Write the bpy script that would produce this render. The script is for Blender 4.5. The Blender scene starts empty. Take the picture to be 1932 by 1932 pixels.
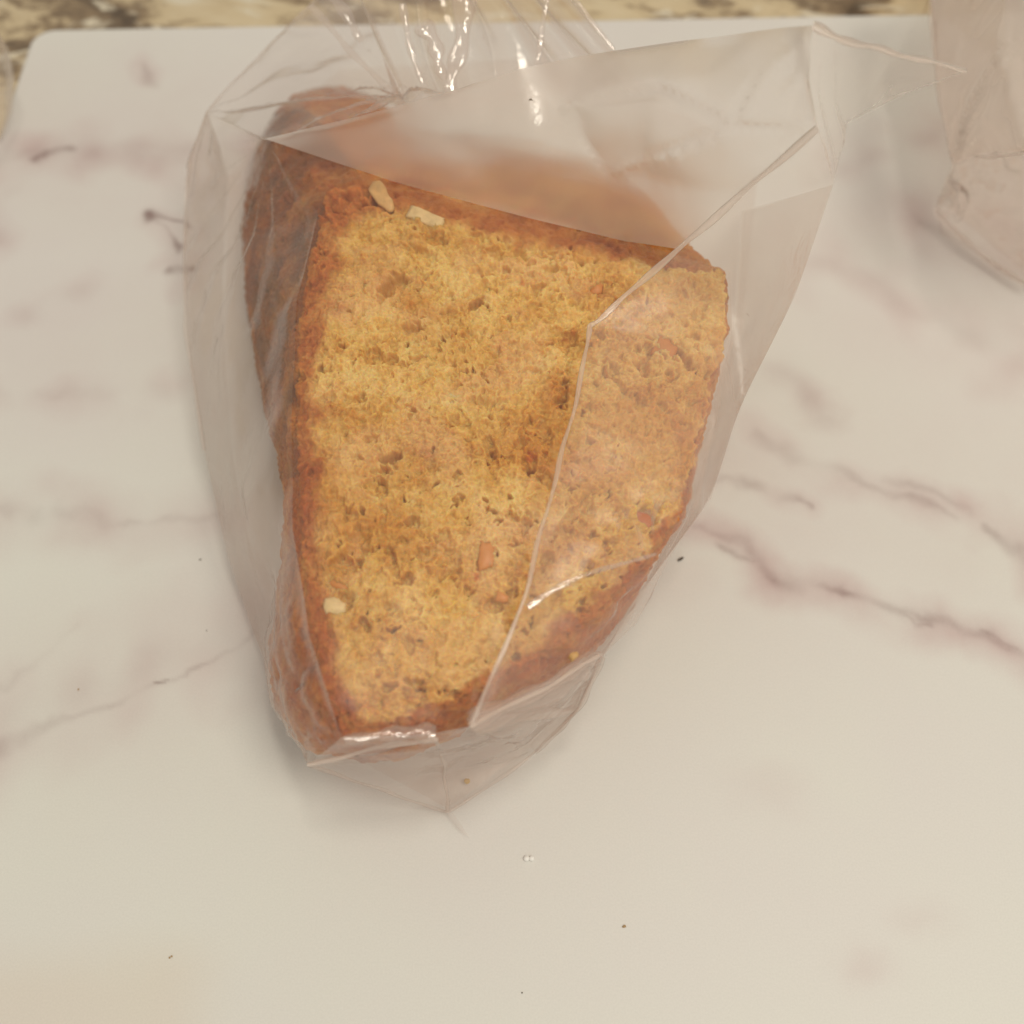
import bpy, bmesh, math, random
import numpy as np
from mathutils import Vector, geometry, kdtree

random.seed(7)
rng = np.random.default_rng(11)
R = math.radians
scene = bpy.context.scene
col = scene.collection

# ------------------------------------------------------------------ camera
CAM_H, TILT = 0.200, R(26.0)
cam_data = bpy.data.cameras.new("camera")
cam = bpy.data.objects.new("camera", cam_data)
col.objects.link(cam)
cam.location = (0, 0, CAM_H)
cam.rotation_euler = (TILT, 0, 0)
cam_data.sensor_width = 36
cam_data.lens = 36
cam_data.clip_start = 0.005
cam_data.clip_end = 20
cam_data.dof.use_dof = True
cam_data.dof.focus_distance = 0.186
cam_data.dof.aperture_fstop = 10.5
scene.camera = cam

# ------------------------------------------------------------------ light
world = bpy.data.worlds.new("World")
scene.world = world
world.use_nodes = True
bg = world.node_tree.nodes["Background"]
bg.inputs[0].default_value = (1.0, 0.925, 0.81, 1)
bg.inputs[1].default_value = 0.505

def area(name, loc, target, size, power, color):
    d = bpy.data.lights.new(name, 'AREA')
    d.shape = 'DISK'
    d.size = size
    d.energy = power
    d.color = color
    o = bpy.data.objects.new(name, d)
    col.objects.link(o)
    o.location = loc
    o.rotation_euler = (Vector(target) - Vector(loc)).to_track_quat('-Z', 'Y').to_euler()
    return o

area("ceiling_lamp", (0.40, -0.12, 1.00), (0, 0.1, 0), 0.34, 4.05, (1.0, 0.93, 0.79))
area("ceiling_lamp", (0.14, 0.20, 1.12), (0, 0.1, 0), 0.13, 1.5, (1.0, 0.925, 0.785))

scene.view_settings.view_transform = 'Standard'
scene.view_settings.look = 'None'
scene.view_settings.exposure = 0.0
scene.view_settings.gamma = 1.0
scene.cycles.max_bounces = 14
scene.cycles.transparent_max_bounces = 24
scene.cycles.diffuse_bounces = 6
scene.cycles.use_denoising = True

# ------------------------------------------------------------------ helpers
CT, ST = math.cos(TILT), math.sin(TILT)

def at(px, py, z):
    """point of the place at height z seen at a picture position (1932 px square)"""
    dx = (px - 966.0) / 1932.0
    dy = -(py - 966.0) / 1932.0
    wy = dy * CT + ST
    wz = dy * ST - CT
    t = (z - CAM_H) / wz
    return np.array((dx * t, wy * t, z))

def tag(o, label=None, cat=None, group=None, kind=None):
    if label: o["label"] = label
    if cat: o["category"] = cat
    if group: o["group"] = group
    if kind: o["kind"] = kind
    return o

def empty(name, loc):
    o = bpy.data.objects.new(name, None)
    o.empty_display_size = 0.01
    o.location = loc
    col.objects.link(o)
    return o

def link(name, me, mat, parent=None, smooth=True):
    o = bpy.data.objects.new(name, me)
    col.objects.link(o)
    if mat is not None:
        me.materials.append(mat)
    if smooth and len(me.polygons):
        me.polygons.foreach_set("use_smooth", np.ones(len(me.polygons), dtype=bool))
    if parent is not None:
        o.parent = parent
        o.matrix_parent_inverse = parent.matrix_world.inverted() if False else \
            __import__("mathutils").Matrix.Translation(-parent.location)
    return o

def mesh_np(name, verts, quads):
    """quads: (n,4) or (n,3) int array"""
    me = bpy.data.meshes.new(name)
    k = quads.shape[1]
    me.vertices.add(len(verts))
    me.vertices.foreach_set("co", np.asarray(verts, dtype=np.float32).ravel())
    me.loops.add(quads.size)
    me.loops.foreach_set("vertex_index", quads.astype(np.int32).ravel())
    me.polygons.add(len(quads))
    me.polygons.foreach_set("loop_start", (np.arange(len(quads)) * k).astype(np.int32))
    me.update(calc_edges=True)
    return me

def add_attr(me, name, vals):
    a = me.attributes.new(name, 'FLOAT', 'POINT')
    a.data.foreach_set("value", np.asarray(vals, dtype=np.float32))

def _hash(ix, iy, iz, seed):
    h = (ix.astype(np.int64) * 374761393 + iy.astype(np.int64) * 668265263
         + iz.astype(np.int64) * 2147483647 + seed * 1274126177) & 0xFFFFFFFF
    h = ((h ^ (h >> 13)) * 1274126177) & 0xFFFFFFFF
    h = ((h ^ (h >> 16)) * 2246822519) & 0xFFFFFFFF
    return h ^ (h >> 15)

def noise3(p, scale, seed=0):
    """gradient noise, about -1..1; p (n,3) metres, scale = feature size in metres"""
    q = p / scale
    i = np.floor(q).astype(np.int64)
    f = q - i
    u = f * f * f * (f * (f * 6 - 15) + 10)
    res = np.zeros(len(p))
    for dx in (0, 1):
        wx = u[:, 0] if dx else 1 - u[:, 0]
        for dy in (0, 1):
            wy = u[:, 1] if dy else 1 - u[:, 1]
            for dz in (0, 1):
                wz = u[:, 2] if dz else 1 - u[:, 2]
                h = _hash(i[:, 0] + dx, i[:, 1] + dy, i[:, 2] + dz, seed)
                gx = (h & 1023) / 511.5 - 1
                gy = ((h >> 10) & 1023) / 511.5 - 1
                gz = ((h >> 20) & 1023) / 511.5 - 1
                res += wx * wy * wz * (gx * (f[:, 0] - dx) + gy * (f[:, 1] - dy) + gz * (f[:, 2] - dz))
    return res * 1.5

def worley2(p, scale, seed=0):
    """F1 distance and a random value of the nearest cell, on the x-y plane"""
    q = p[:, :2] / scale
    i = np.floor(q).astype(np.int64)
    best = np.full(len(p), 9.0)
    rid = np.zeros(len(p))
    z = np.zeros(len(p), dtype=np.int64)
    for dx in (-1, 0, 1):
        for dy in (-1, 0, 1):
            h = _hash(i[:, 0] + dx, i[:, 1] + dy, z, seed)
            cx = i[:, 0] + dx + (h & 1023) / 1023.0
            cy = i[:, 1] + dy + ((h >> 10) & 1023) / 1023.0
            d = np.hypot(q[:, 0] - cx, q[:, 1] - cy)
            m = d < best
            best[m] = d[m]
            rid[m] = (((h >> 20) & 1023) / 1023.0)[m]
    return best, rid

def sstep(a, b, x):
    t = np.clip((x - a) / (b - a), 0, 1)
    return t * t * (3 - 2 * t)

# ------------------------------------------------------------------ node helpers
def new_mat(name):
    m = bpy.data.materials.new(name)
    m.use_nodes = True
    nt = m.node_tree
    return m, nt, nt.nodes["Principled BSDF"], nt.nodes["Material Output"]

def N(nt, typ, **kw):
    n = nt.nodes.new(typ)
    for k, v in kw.items():
        setattr(n, k, v)
    return n

def noise_node(nt, coord, scale, detail=4, rough=0.6, dist=0.0):
    n = N(nt, 'ShaderNodeTexNoise')
    n.inputs['Scale'].default_value = scale
    n.inputs['Detail'].default_value = detail
    n.inputs['Roughness'].default_value = rough
    n.inputs['Distortion'].default_value = dist
    nt.links.new(coord, n.inputs['Vector'])
    return n.outputs['Fac']

def ramp(nt, fac, stops):
    n = N(nt, 'ShaderNodeValToRGB')
    cr = n.color_ramp
    while len(cr.elements) < len(stops):
        cr.elements.new(0.5)
    for e, (p, c) in zip(cr.elements, stops):
        e.position = p
        e.color = (*c, 1) if len(c) == 3 else c
    nt.links.new(fac, n.inputs['Fac'])
    return n.outputs['Color']

def mix(nt, fac, a, b, blend='MIX'):
    n = N(nt, 'ShaderNodeMix', data_type='RGBA', blend_type=blend)
    n.clamp_factor = True
    for s, v in ((0, fac), (6, a), (7, b)):
        if isinstance(v, (int, float)):
            n.inputs[s].default_value = v
        elif isinstance(v, tuple):
            n.inputs[s].default_value = (*v, 1)
        else:
            nt.links.new(v, n.inputs[s])
    return n.outputs[2]

def math_n(nt, op, a, b=None, c=None, clamp=False):
    n = N(nt, 'ShaderNodeMath', operation=op)
    n.use_clamp = clamp
    for s, v in ((0, a), (1, b), (2, c)):
        if v is None: continue
        if isinstance(v, (int, float)):
            n.inputs[s].default_value = v
        else:
            nt.links.new(v, n.inputs[s])
    return n.outputs[0]

def attr(nt, name):
    n = N(nt, 'ShaderNodeAttribute')
    n.attribute_name = name
    return n.outputs['Fac']

def bump(nt, height, strength, dist, bsdf):
    n = N(nt, 'ShaderNodeBump')
    n.inputs['Strength'].default_value = strength
    n.inputs['Distance'].default_value = dist
    nt.links.new(height, n.inputs['Height'])
    nt.links.new(n.outputs['Normal'], bsdf.inputs['Normal'])

def srgb(r, g, b):
    f = lambda c: (c / 255 / 12.92) if c <= 10 else ((c / 255 + 0.055) / 1.055) ** 2.4
    return (f(r), f(g), f(b))

# ------------------------------------------------------------------ materials
def mat_mat():
    m, nt, b, out = new_mat("marble_print")
    co = N(nt, 'ShaderNodeTexCoord').outputs['Object']
    cloud = noise_node(nt, co, 9, 4, 0.55)
    base = mix(nt, ramp(nt, cloud, [(0.36, (0, 0, 0)), (0.66, (1, 1, 1))]),
               (0.735, 0.715, 0.69), (0.745, 0.752, 0.695))
    blush = attr(nt, "blush")
    bn = noise_node(nt, co, 60, 5, 0.6)
    bl = math_n(nt, 'MULTIPLY', blush, math_n(nt, 'MULTIPLY_ADD', bn, 0.9, 0.5), clamp=True)
    c1 = mix(nt, bl, base, (0.57, 0.43, 0.42))
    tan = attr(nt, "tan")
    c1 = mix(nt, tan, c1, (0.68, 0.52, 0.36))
    vein = attr(nt, "vein")
    vn = noise_node(nt, co, 260, 5, 0.65)
    vl = math_n(nt, 'MULTIPLY', vein, math_n(nt, 'MULTIPLY_ADD', vn, 1.4, 0.25), clamp=True)
    c2 = mix(nt, vl, c1, (0.17, 0.085, 0.075))
    fine = noise_node(nt, co, 2600, 2, 0.6)
    c3 = mix(nt, 0.05, c2, ramp(nt, fine, [(0.35, (0.2, 0.2, 0.2)), (0.65, (1, 1, 1))]), 'MULTIPLY')
    nt.links.new(c3, b.inputs['Base Color'])
    b.inputs['Roughness'].default_value = 0.5
    b.inputs['Specular IOR Level'].default_value = 0.35
    bump(nt, noise_node(nt, co, 1800, 3, 0.6), 0.10, 0.0002, b)
    return m

def mat_counter():
    m, nt, b, out = new_mat("granite_laminate")
    co = N(nt, 'ShaderNodeTexCoord').outputs['Object']
    mp = N(nt, 'ShaderNodeMapping')
    mp.inputs['Scale'].default_value = (0.7, 1.5, 1)
    mp.inputs['Rotation'].default_value = (0, 0, R(14))
    nt.links.new(co, mp.inputs['Vector'])
    v = mp.outputs['Vector']
    big = noise_node(nt, v, 22, 6, 0.62, 1.2)
    small = noise_node(nt, v, 110, 6, 0.7, 0.8)
    s = math_n(nt, 'ADD', math_n(nt, 'MULTIPLY', big, 0.72), math_n(nt, 'MULTIPLY', small, 0.28))
    c = ramp(nt, s, [(0.38, (0.10, 0.065, 0.035)), (0.45, (0.30, 0.21, 0.12)), (0.495, (0.66, 0.53, 0.33)),
                     (0.58, (0.72, 0.60, 0.40)), (0.66, (0.55, 0.42, 0.25))])
    pale = noise_node(nt, v, 48, 4, 0.6, 1.5)
    c = mix(nt, ramp(nt, pale, [(0.58, (0, 0, 0)), (0.66, (1, 1, 1))]), c, (0.78, 0.70, 0.54))
    nt.links.new(c, b.inputs['Base Color'])
    b.inputs['Roughness'].default_value = 0.4
    bump(nt, small, 0.1, 0.0006, b)
    return m

def mat_cake():
    m, nt, b, out = new_mat("baked_crumb")
    co = N(nt, 'ShaderNodeTexCoord').outputs['Object']
    n1 = noise_node(nt, co, 85, 6, 0.66, 0.6)
    n2 = noise_node(nt, co, 420, 6, 0.72, 0.6)
    n3 = noise_node(nt, co, 1200, 3, 0.6)
    s = math_n(nt, 'ADD', math_n(nt, 'MULTIPLY', n1, 0.55), math_n(nt, 'MULTIPLY', n2, 0.45))
    crumb = ramp(nt, s, [(0.36, (0.47, 0.18, 0.024)), (0.43, (0.64, 0.345, 0.066)), (0.51, (0.77, 0.495, 0.14)),
                         (0.60, (0.86, 0.64, 0.245))])
    # moist orange blotches
    m1 = noise_node(nt, co, 48, 3, 0.5, 0.6)
    crumb = mix(nt, math_n(nt, 'MULTIPLY', ramp(nt, m1, [(0.56, (0, 0, 0)), (0.66, (1, 1, 1))]), 0.55),
                crumb, (0.62, 0.28, 0.035))
    crumb = mix(nt, math_n(nt, 'MULTIPLY', attr(nt, "moist_hole_shade"), 0.6), crumb, (0.50, 0.19, 0.022))
    pk = noise_node(nt, co, 62, 3, 0.5, 0.4)
    crumb = mix(nt, math_n(nt, 'MULTIPLY', ramp(nt, pk, [(0.50, (0, 0, 0)), (0.62, (1, 1, 1))]), 0.45), crumb, (0.76, 0.47, 0.225))
    # small carrot-coloured flecks
    fl = noise_node(nt, co, 150, 2, 0.5)
    crumb = mix(nt, math_n(nt, 'MULTIPLY', ramp(nt, fl, [(0.70, (0, 0, 0)), (0.75, (1, 1, 1))]), 0.75),
                crumb, (0.55, 0.13, 0.03))
    crust_c = ramp(nt, s, [(0.36, (0.26, 0.062, 0.012)), (0.45, (0.42, 0.125, 0.024)), (0.54, (0.53, 0.205, 0.045)),
                           (0.66, (0.64, 0.35, 0.105))])
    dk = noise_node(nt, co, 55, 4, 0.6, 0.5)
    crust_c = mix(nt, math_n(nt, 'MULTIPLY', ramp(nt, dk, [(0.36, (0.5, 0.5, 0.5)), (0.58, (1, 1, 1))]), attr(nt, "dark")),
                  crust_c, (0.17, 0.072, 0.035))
    cr = attr(nt, "crust")
    crm = math_n(nt, 'ADD', cr, math_n(nt, 'MULTIPLY', math_n(nt, 'SUBTRACT', n2, 0.5), 1.5))
    crf = ramp(nt, crm, [(0.22, (0, 0, 0)), (0.85, (1, 1, 1))])
    c = mix(nt, crf, crumb, crust_c)
    red = attr(nt, "red")
    c = mix(nt, math_n(nt, 'MULTIPLY', red, 0.6), c, (0.42, 0.10, 0.055))
    c = mix(nt, 0.25, c, ramp(nt, n3, [(0.3, (0.45, 0.4, 0.35)), (0.7, (1, 1, 1))]), 'MULTIPLY')
    nt.links.new(c, b.inputs['Base Color'])
    b.inputs['Roughness'].default_value = 0.62
    b.inputs['Specular IOR Level'].default_value = 0.3
    b.inputs['Subsurface Weight'].default_value = 0.8
    b.inputs['Subsurface Radius'].default_value = (1.0, 0.45, 0.16)
    b.inputs['Subsurface Scale'].default_value = 0.0021
    bump(nt, n3, 0.4, 0.0004, b)
    return m

def mat_plain(name, c, rough=0.5, sss=0.0, var=0.25, scale=500):
    m, nt, b, out = new_mat(name)
    co = N(nt, 'ShaderNodeTexCoord').outputs['Object']
    n = noise_node(nt, co, scale, 4, 0.6)
    cc = mix(nt, var, c, ramp(nt, n, [(0.3, (0.35, 0.3, 0.25)), (0.65, (1, 1, 1))]), 'MULTIPLY')
    nt.links.new(cc, b.inputs['Base Color'])
    b.inputs['Roughness'].default_value = rough
    if sss:
        b.inputs['Subsurface Weight'].default_value = sss
        b.inputs['Subsurface Radius'].default_value = (1, 0.6, 0.3)
        b.inputs['Subsurface Scale'].default_value = 0.001
    bump(nt, n, 0.3, 0.0003, b)
    return m

def mat_film(name="clear_film", tau=0.10, rough=0.10, frost=0.0, f0=0.055):
    """thin polypropylene: clear, with a little haze that grows with the path through the film"""
    m, nt, b, out = new_mat(name)
    nt.nodes.remove(b)
    g = N(nt, 'ShaderNodeNewGeometry')
    co = N(nt, 'ShaderNodeTexCoord').outputs['Object']
    wr = noise_node(nt, co, 190, 3, 0.55, 0.6)
    bp = N(nt, 'ShaderNodeBump')
    bp.inputs['Strength'].default_value = 0.45
    bp.inputs['Distance'].default_value = 0.0006
    nt.links.new(wr, bp.inputs['Height'])
    dot = N(nt, 'ShaderNodeVectorMath', operation='DOT_PRODUCT')
    nt.links.new(g.outputs['Normal'], dot.inputs[0])
    nt.links.new(g.outputs['Incoming'], dot.inputs[1])
    c = math_n(nt, 'MAXIMUM', math_n(nt, 'ABSOLUTE', dot.outputs['Value']), 0.05)
    one_c = math_n(nt, 'SUBTRACT', 1.0, c)
    F = math_n(nt, 'MULTIPLY_ADD', math_n(nt, 'POWER', one_c, 5.0), 0.75, f0)
    h = math_n(nt, 'SUBTRACT', 1.0, math_n(nt, 'EXPONENT', math_n(nt, 'DIVIDE', -tau, c)))
    tr = N(nt, 'ShaderNodeBsdfTransparent')
    tr.inputs['Color'].default_value = (1.0, 0.978, 0.965, 1)
    clear = tr.outputs[0]
    if frost:      # part of the light is spread a little on its way through the matt surface
        rf = N(nt, 'ShaderNodeBsdfRefraction')
        rf.inputs['IOR'].default_value = 1.14
        rf.inputs['Roughness'].default_value = 0.6
        rf.inputs['Color'].default_value = (1.0, 0.99, 0.98, 1)
        fm = N(nt, 'ShaderNodeMixShader')
        fm.inputs[0].default_value = frost
        nt.links.new(tr.outputs[0], fm.inputs[1]); nt.links.new(rf.outputs[0], fm.inputs[2])
        clear = fm.outputs[0]
    di = N(nt, 'ShaderNodeBsdfDiffuse')
    di.inputs['Color'].default_value = (0.98, 0.90, 0.84, 1)
    tl = N(nt, 'ShaderNodeBsdfTranslucent')
    tl.inputs['Color'].default_value = (0.98, 0.88, 0.80, 1)
    hz = N(nt, 'ShaderNodeMixShader')
    hz.inputs[0].default_value = 0.5
    nt.links.new(di.outputs[0], hz.inputs[1]); nt.links.new(tl.outputs[0], hz.inputs[2])
    m1 = N(nt, 'ShaderNodeMixShader')
    nt.links.new(h, m1.inputs[0]); nt.links.new(clear, m1.inputs[1]); nt.links.new(hz.outputs[0], m1.inputs[2])
    gl = N(nt, 'ShaderNodeBsdfGlossy')
    gl.inputs['Roughness'].default_value = rough
    nt.links.new(bp.outputs['Normal'], gl.inputs['Normal'])
    m2 = N(nt, 'ShaderNodeMixShader')
    nt.links.new(F, m2.inputs[0]); nt.links.new(m1.outputs[0], m2.inputs[1]); nt.links.new(gl.outputs[0], m2.inputs[2])
    nt.links.new(m2.outputs[0], out.inputs['Surface'])
    return m

M_MAT, M_COUNTER, M_CAKE = mat_mat(), mat_counter(), mat_cake()
M_FILM = mat_film("clear_film", 0.065, 0.17, 0.0, 0.06)
M_FILM_GLOSS = mat_film("glossy_clear_film", 0.09, 0.08, 0.0, 0.12)
M_FILM_CLING = mat_film("clinging_film", 0.045, 0.40, 0.0, 0.035)
M_FILM_HAZE = mat_film("frosted_film", 0.25, 0.22, 0.75)
M_FILM_BASE = mat_film("thin_film", 0.03, 0.3)
M_FILM_FLAP = mat_film("hazy_film", 0.12, 0.38, 0.0, 0.045)
M_FILM_MILK = mat_film("milky_film", 0.60, 0.3, 0.6)

# ------------------------------------------------------------------ countertop and mat
def build_counter():
    bm = bmesh.new()
    x0, x1, y0, y1, z0, z1 = -0.7, 0.7, -0.35, 0.62, -0.030, -0.0016
    bmesh.ops.create_cube(bm, size=1.0)
    for v in bm.verts:
        v.co = ((x0 + x1) / 2 + v.co.x * (x1 - x0), (y0 + y1) / 2 + v.co.y * (y1 - y0), (z0 + z1) / 2 + v.co.z * (z1 - z0))
    bmesh.ops.bevel(bm, geom=[e for e in bm.edges], offset=0.004, segments=3, affect='EDGES')
    me = bpy.data.meshes.new("countertop"); bm.to_mesh(me); bm.free()
    tag(link("countertop", me, M_COUNTER), kind="structure")
build_counter()

def polyline_mask(P, pts, width, seed, amp=0.004, strength=1.0, var=0.6, wscale=0.02, side=0.0):
    """soft wandering line along pts (world xy); P already warped"""
    n = len(P)
    d = np.full(n, 1e3)
    w = np.zeros(n)
    pts = [np.array(p) for p in pts]
    for i in range(len(pts) - 1):
        a, bq = pts[i][:2], pts[i + 1][:2]
        wa = width[i] if isinstance(width, (list, tuple)) else width
        wb = width[i + 1] if isinstance(width, (list, tuple)) else width
        ab = bq - a
        t = np.clip(((P[:, 0] - a[0]) * ab[0] + (P[:, 1] - a[1]) * ab[1]) / (ab @ ab), 0, 1)
        dd = np.hypot(P[:, 0] - a[0] - t * ab[0], P[:, 1] - a[1] - t * ab[1])
        m = dd < d
        d[m] = dd[m]
        w[m] = (wa + (wb - wa) * t)[m]
    return d, np.maximum(w, 1e-5)

def build_mat():
    corner = at(66, 56, 0)[:2]
    far_r = at(1760, 26, 0)[:2]
    left = at(-4, 262, 0)[:2]
    ux = (far_r - corner) / np.linalg.norm(far_r - corner)
    uy = (left - corner) / np.linalg.norm(left - corner)
    L, D = 0.52, 0.40
    nu, nv = 1000, 770
    a = np.linspace(0, L, nu)
    d = np.linspace(0, D, nv)
    A, Dd = np.meshgrid(a, d, indexing='xy')
    A = A.ravel().copy(); Dd = Dd.ravel().copy()
    r = 0.006
    m = (A < r) & (Dd < r)
    vx, vy = r - A[m], r - Dd[m]
    mx = np.maximum(vx, vy); l2 = np.hypot(vx, vy); l2[l2 == 0] = 1
    s = mx / l2
    A[m] = r - vx * s; Dd[m] = r - vy * s
    xy = corner[None, :] + A[:, None] * ux[None, :] + Dd[:, None] * uy[None, :]
    P = np.c_[xy, np.zeros(len(xy))]
    # print of the mat: masks for the veins
    W = P.copy()
    W[:, 0] += 0.0030 * noise3(P, 0.016, 3) + 0.0012 * noise3(P, 0.005, 4) + 0.0005 * noise3(P, 0.002, 8)
    W[:, 1] += 0.0030 * noise3(P, 0.016, 5) + 0.0012 * noise3(P, 0.005, 6) + 0.0005 * noise3(P, 0.002, 9)
    vein = np.zeros(len(P)); blush = np.zeros(len(P))
    px = lambda *pts: [at(x, y, 0) for x, y in pts]
    mod = 0.5 + 0.9 * noise3(P, 0.012, 21)
    mod2 = np.clip(0.68 + 0.85 * noise3(P, 0.006, 22), 0.1, 1.3)
    def line(pts, w, v, bw=0, bv=0.0, hard=True):
        nonlocal vein, blush
        dd, ww = polyline_mask(W, px(*pts), w, 0)
        k = 1.05 * np.exp(-(dd / (ww * 0.75)) ** 2) * v * np.clip((mod2 if hard else mod), 0.05, 1.3)
        vein = np.maximum(vein, k)
        if bw:
            kb = 0.85 * np.exp(-(dd / bw) ** 2) * bv * np.clip(mod + 0.3, 0.15, 1.2)
            blush = np.maximum(blush, kb)
    # strong vein on the right
    line([(1300, 985), (1340, 1003), (1400, 1025), (1450, 1080), (1500, 1098), (1560, 1108), (1640, 1140), (1700, 1165),
          (1740, 1183), (1800, 1170), (1870, 1192), (1945, 1235), (2080, 1290), (2260, 1310), (2480, 1400)],
         [.0012, .0016, .0020, .0022, .0022, .0016, .0014, .0022, .0024, .0022, .0020, .0018, .0016, .0014, .0012], 0.36, 0.0062, 0.8)
    line([(1700, 1172), (1730, 1195), (1765, 1190)], .0009, 0.45, .003, .6)
    line([(1860, 1182), (1895, 1200), (1935, 1228), (1990, 1250)], .0009, 0.45)
    line([(1345, 1030), (1390, 1050), (1430, 1058)], .0014, 0.35, .004, .5)
    # faint veins right
    line([(1340, 908), (1400, 918), (1470, 938), (1530, 955)], [.0010, .0016, .0016, .0010], 0.24, .005, .45)
    line([(1420, 820), (1500, 862), (1560, 885), (1640, 915), (1720, 945), (1800, 975)],
         [.002, .003, .002, .0012, .0016, .001], 0.26, .008, .55, False)
    line([(1680, 905), (1760, 935), (1830, 960)], .0016, .18, .005, .45, False)
    line([(1490, 720), (1530, 750), (1560, 790)], .006, .2, .008, .5, False)
    line([(1860, 975), (1880, 1010), (1935, 1050)], [.001, .002, .004], .30, .009, .9)
    line([(1540, 480), (1640, 530), (1700, 570), (1800, 625), (1940, 690)], .004, .07, .016, .5, False)
    line([(1740, 420), (1850, 455), (1945, 470)], [.002, .004, .005], .26, .012, .6, False)
    line([(1560, 330), (1640, 280), (1760, 260)], .004, .08, .010, .35, False)
    # left side
    line([(-20, 300), (70, 288), (130, 280), (250, 286), (350, 290), (460, 300)],
         [.003, .004, .006, .007, .006, .005], .20, .013, .75, False)
    line([(70, 302), (95, 287), (130, 282)], .0022, .55, 0, 0, True)
    line([(275, 128), (285, 148), (300, 165)], [.001, .0024, .001], .20, .006, .5, False)
    line([(283, 402), (290, 412), (320, 418), (360, 428)], [.0016, .0022, .0009, .0007], .75, .006, .5)
    line([(292, 425), (318, 450), (330, 470), (328, 482)], [.0006, .0006, .0016, .0010], .62, .005, .45)
    line([(315, 515), (335, 518), (360, 512)], [.0012, .0018, .0014], .62, .006, .8)
    line([(50, 605), (110, 570), (170, 545)], .004, .08, .008, .38, False)
    line([(-10, 440), (8, 400), (20, 360)], .004, .12, .008, .5, False)
    line([(-10, 742), (90, 742), (200, 740), (350, 746), (470, 740)], .0022, .08, .008, .38, False)
    line([(-10, 962), (100, 966), (200, 985), (280, 990), (350, 978), (420, 976)],
         [.002, .002, .0016, .0012, .0016, .001], .15, .008, .45)
    line([(-10, 1415), (60, 1370), (150, 1345), (220, 1322), (300, 1292), (360, 1272), (430, 1225), (485, 1190)],
         [.003, .003, .001, .0008, .0010, .0007, .0008, .0008], .25, .012, .5)
    line([(20, 1350), (120, 1310), (220, 1270), (330, 1230), (400, 1200)], .005, .07, .014, .45, False)
    line([(300, 1290), (325, 1282)], .0006, .9)
    line([(-10, 1290), (60, 1260), (150, 1180)], .001, .1, .006, .3, False)
    # isolated pink washes
    def wash(x, y, rr, v):
        nonlocal blush
        c = at(x, y, 0)
        blush = np.maximum(blush, v * np.exp(-(np.hypot(W[:, 0] - c[0], (W[:, 1] - c[1]) * 1.6) / rr) ** 2))
    for x, y, rr, v in ((1640, 1820, .005, .28), (1745, 1735, .005, .18), (1450, 1490, .008, .15), (1640, 420, .03, .25),
                        (1420, 870, .02, .32), (150, 1320, .03, .25), (1600, 780, .02, .15), (430, 330, .03, .3), (1250, 1090, .014, .2), (1750, 620, .05, .22), (1500, 1000, .03, .18), (1830, 1050, .03, .2), (250, 250, .07, .26), (1250, 60, .08, .15), (150, 640, .05, .2), (1800, 900, .07, .2), (1450, 800, .05, .15)):
        wash(x, y, rr, v)
    c0 = at(120, 1905, 0)
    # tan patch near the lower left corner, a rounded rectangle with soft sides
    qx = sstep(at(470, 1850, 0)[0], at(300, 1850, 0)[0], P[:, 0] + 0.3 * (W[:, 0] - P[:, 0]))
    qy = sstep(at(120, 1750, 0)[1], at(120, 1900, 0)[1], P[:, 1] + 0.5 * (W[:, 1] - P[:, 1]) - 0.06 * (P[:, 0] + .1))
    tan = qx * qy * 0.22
    nq = nu * nv
    idx = np.arange(nq).reshape(nv, nu)
    quads = np.c_[idx[:-1, :-1].ravel(), idx[1:, :-1].ravel(), idx[1:, 1:].ravel(), idx[:-1, 1:].ravel()]
    # edge skirt
    ring = np.concatenate([idx[0, :], idx[1:, -1], idx[-1, -2::-1], idx[-2:0:-1, 0]])
    nr = len(ring)
    P[ring, 2] = -0.0003
    low = P[ring].copy(); low[:, 2] = -0.0015
    verts = np.r_[P, low]
    j = np.arange(nr); k = (j + 1) % nr
    sk = np.c_[ring[j], ring[k], nq + k, nq + j]
    me = mesh_np("marble_mat", verts, np.r_[quads, sk])
    z = np.zeros(nr)
    add_attr(me, "vein", np.r_[np.clip(vein, 0, 1), z])
    add_attr(me, "blush", np.r_[np.clip(blush, 0, 1), z])
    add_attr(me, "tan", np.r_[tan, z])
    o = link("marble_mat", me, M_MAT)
    tag(o, "white marble print mat with mauve veins lying on the brown speckled countertop", "mat")
build_mat()

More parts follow.
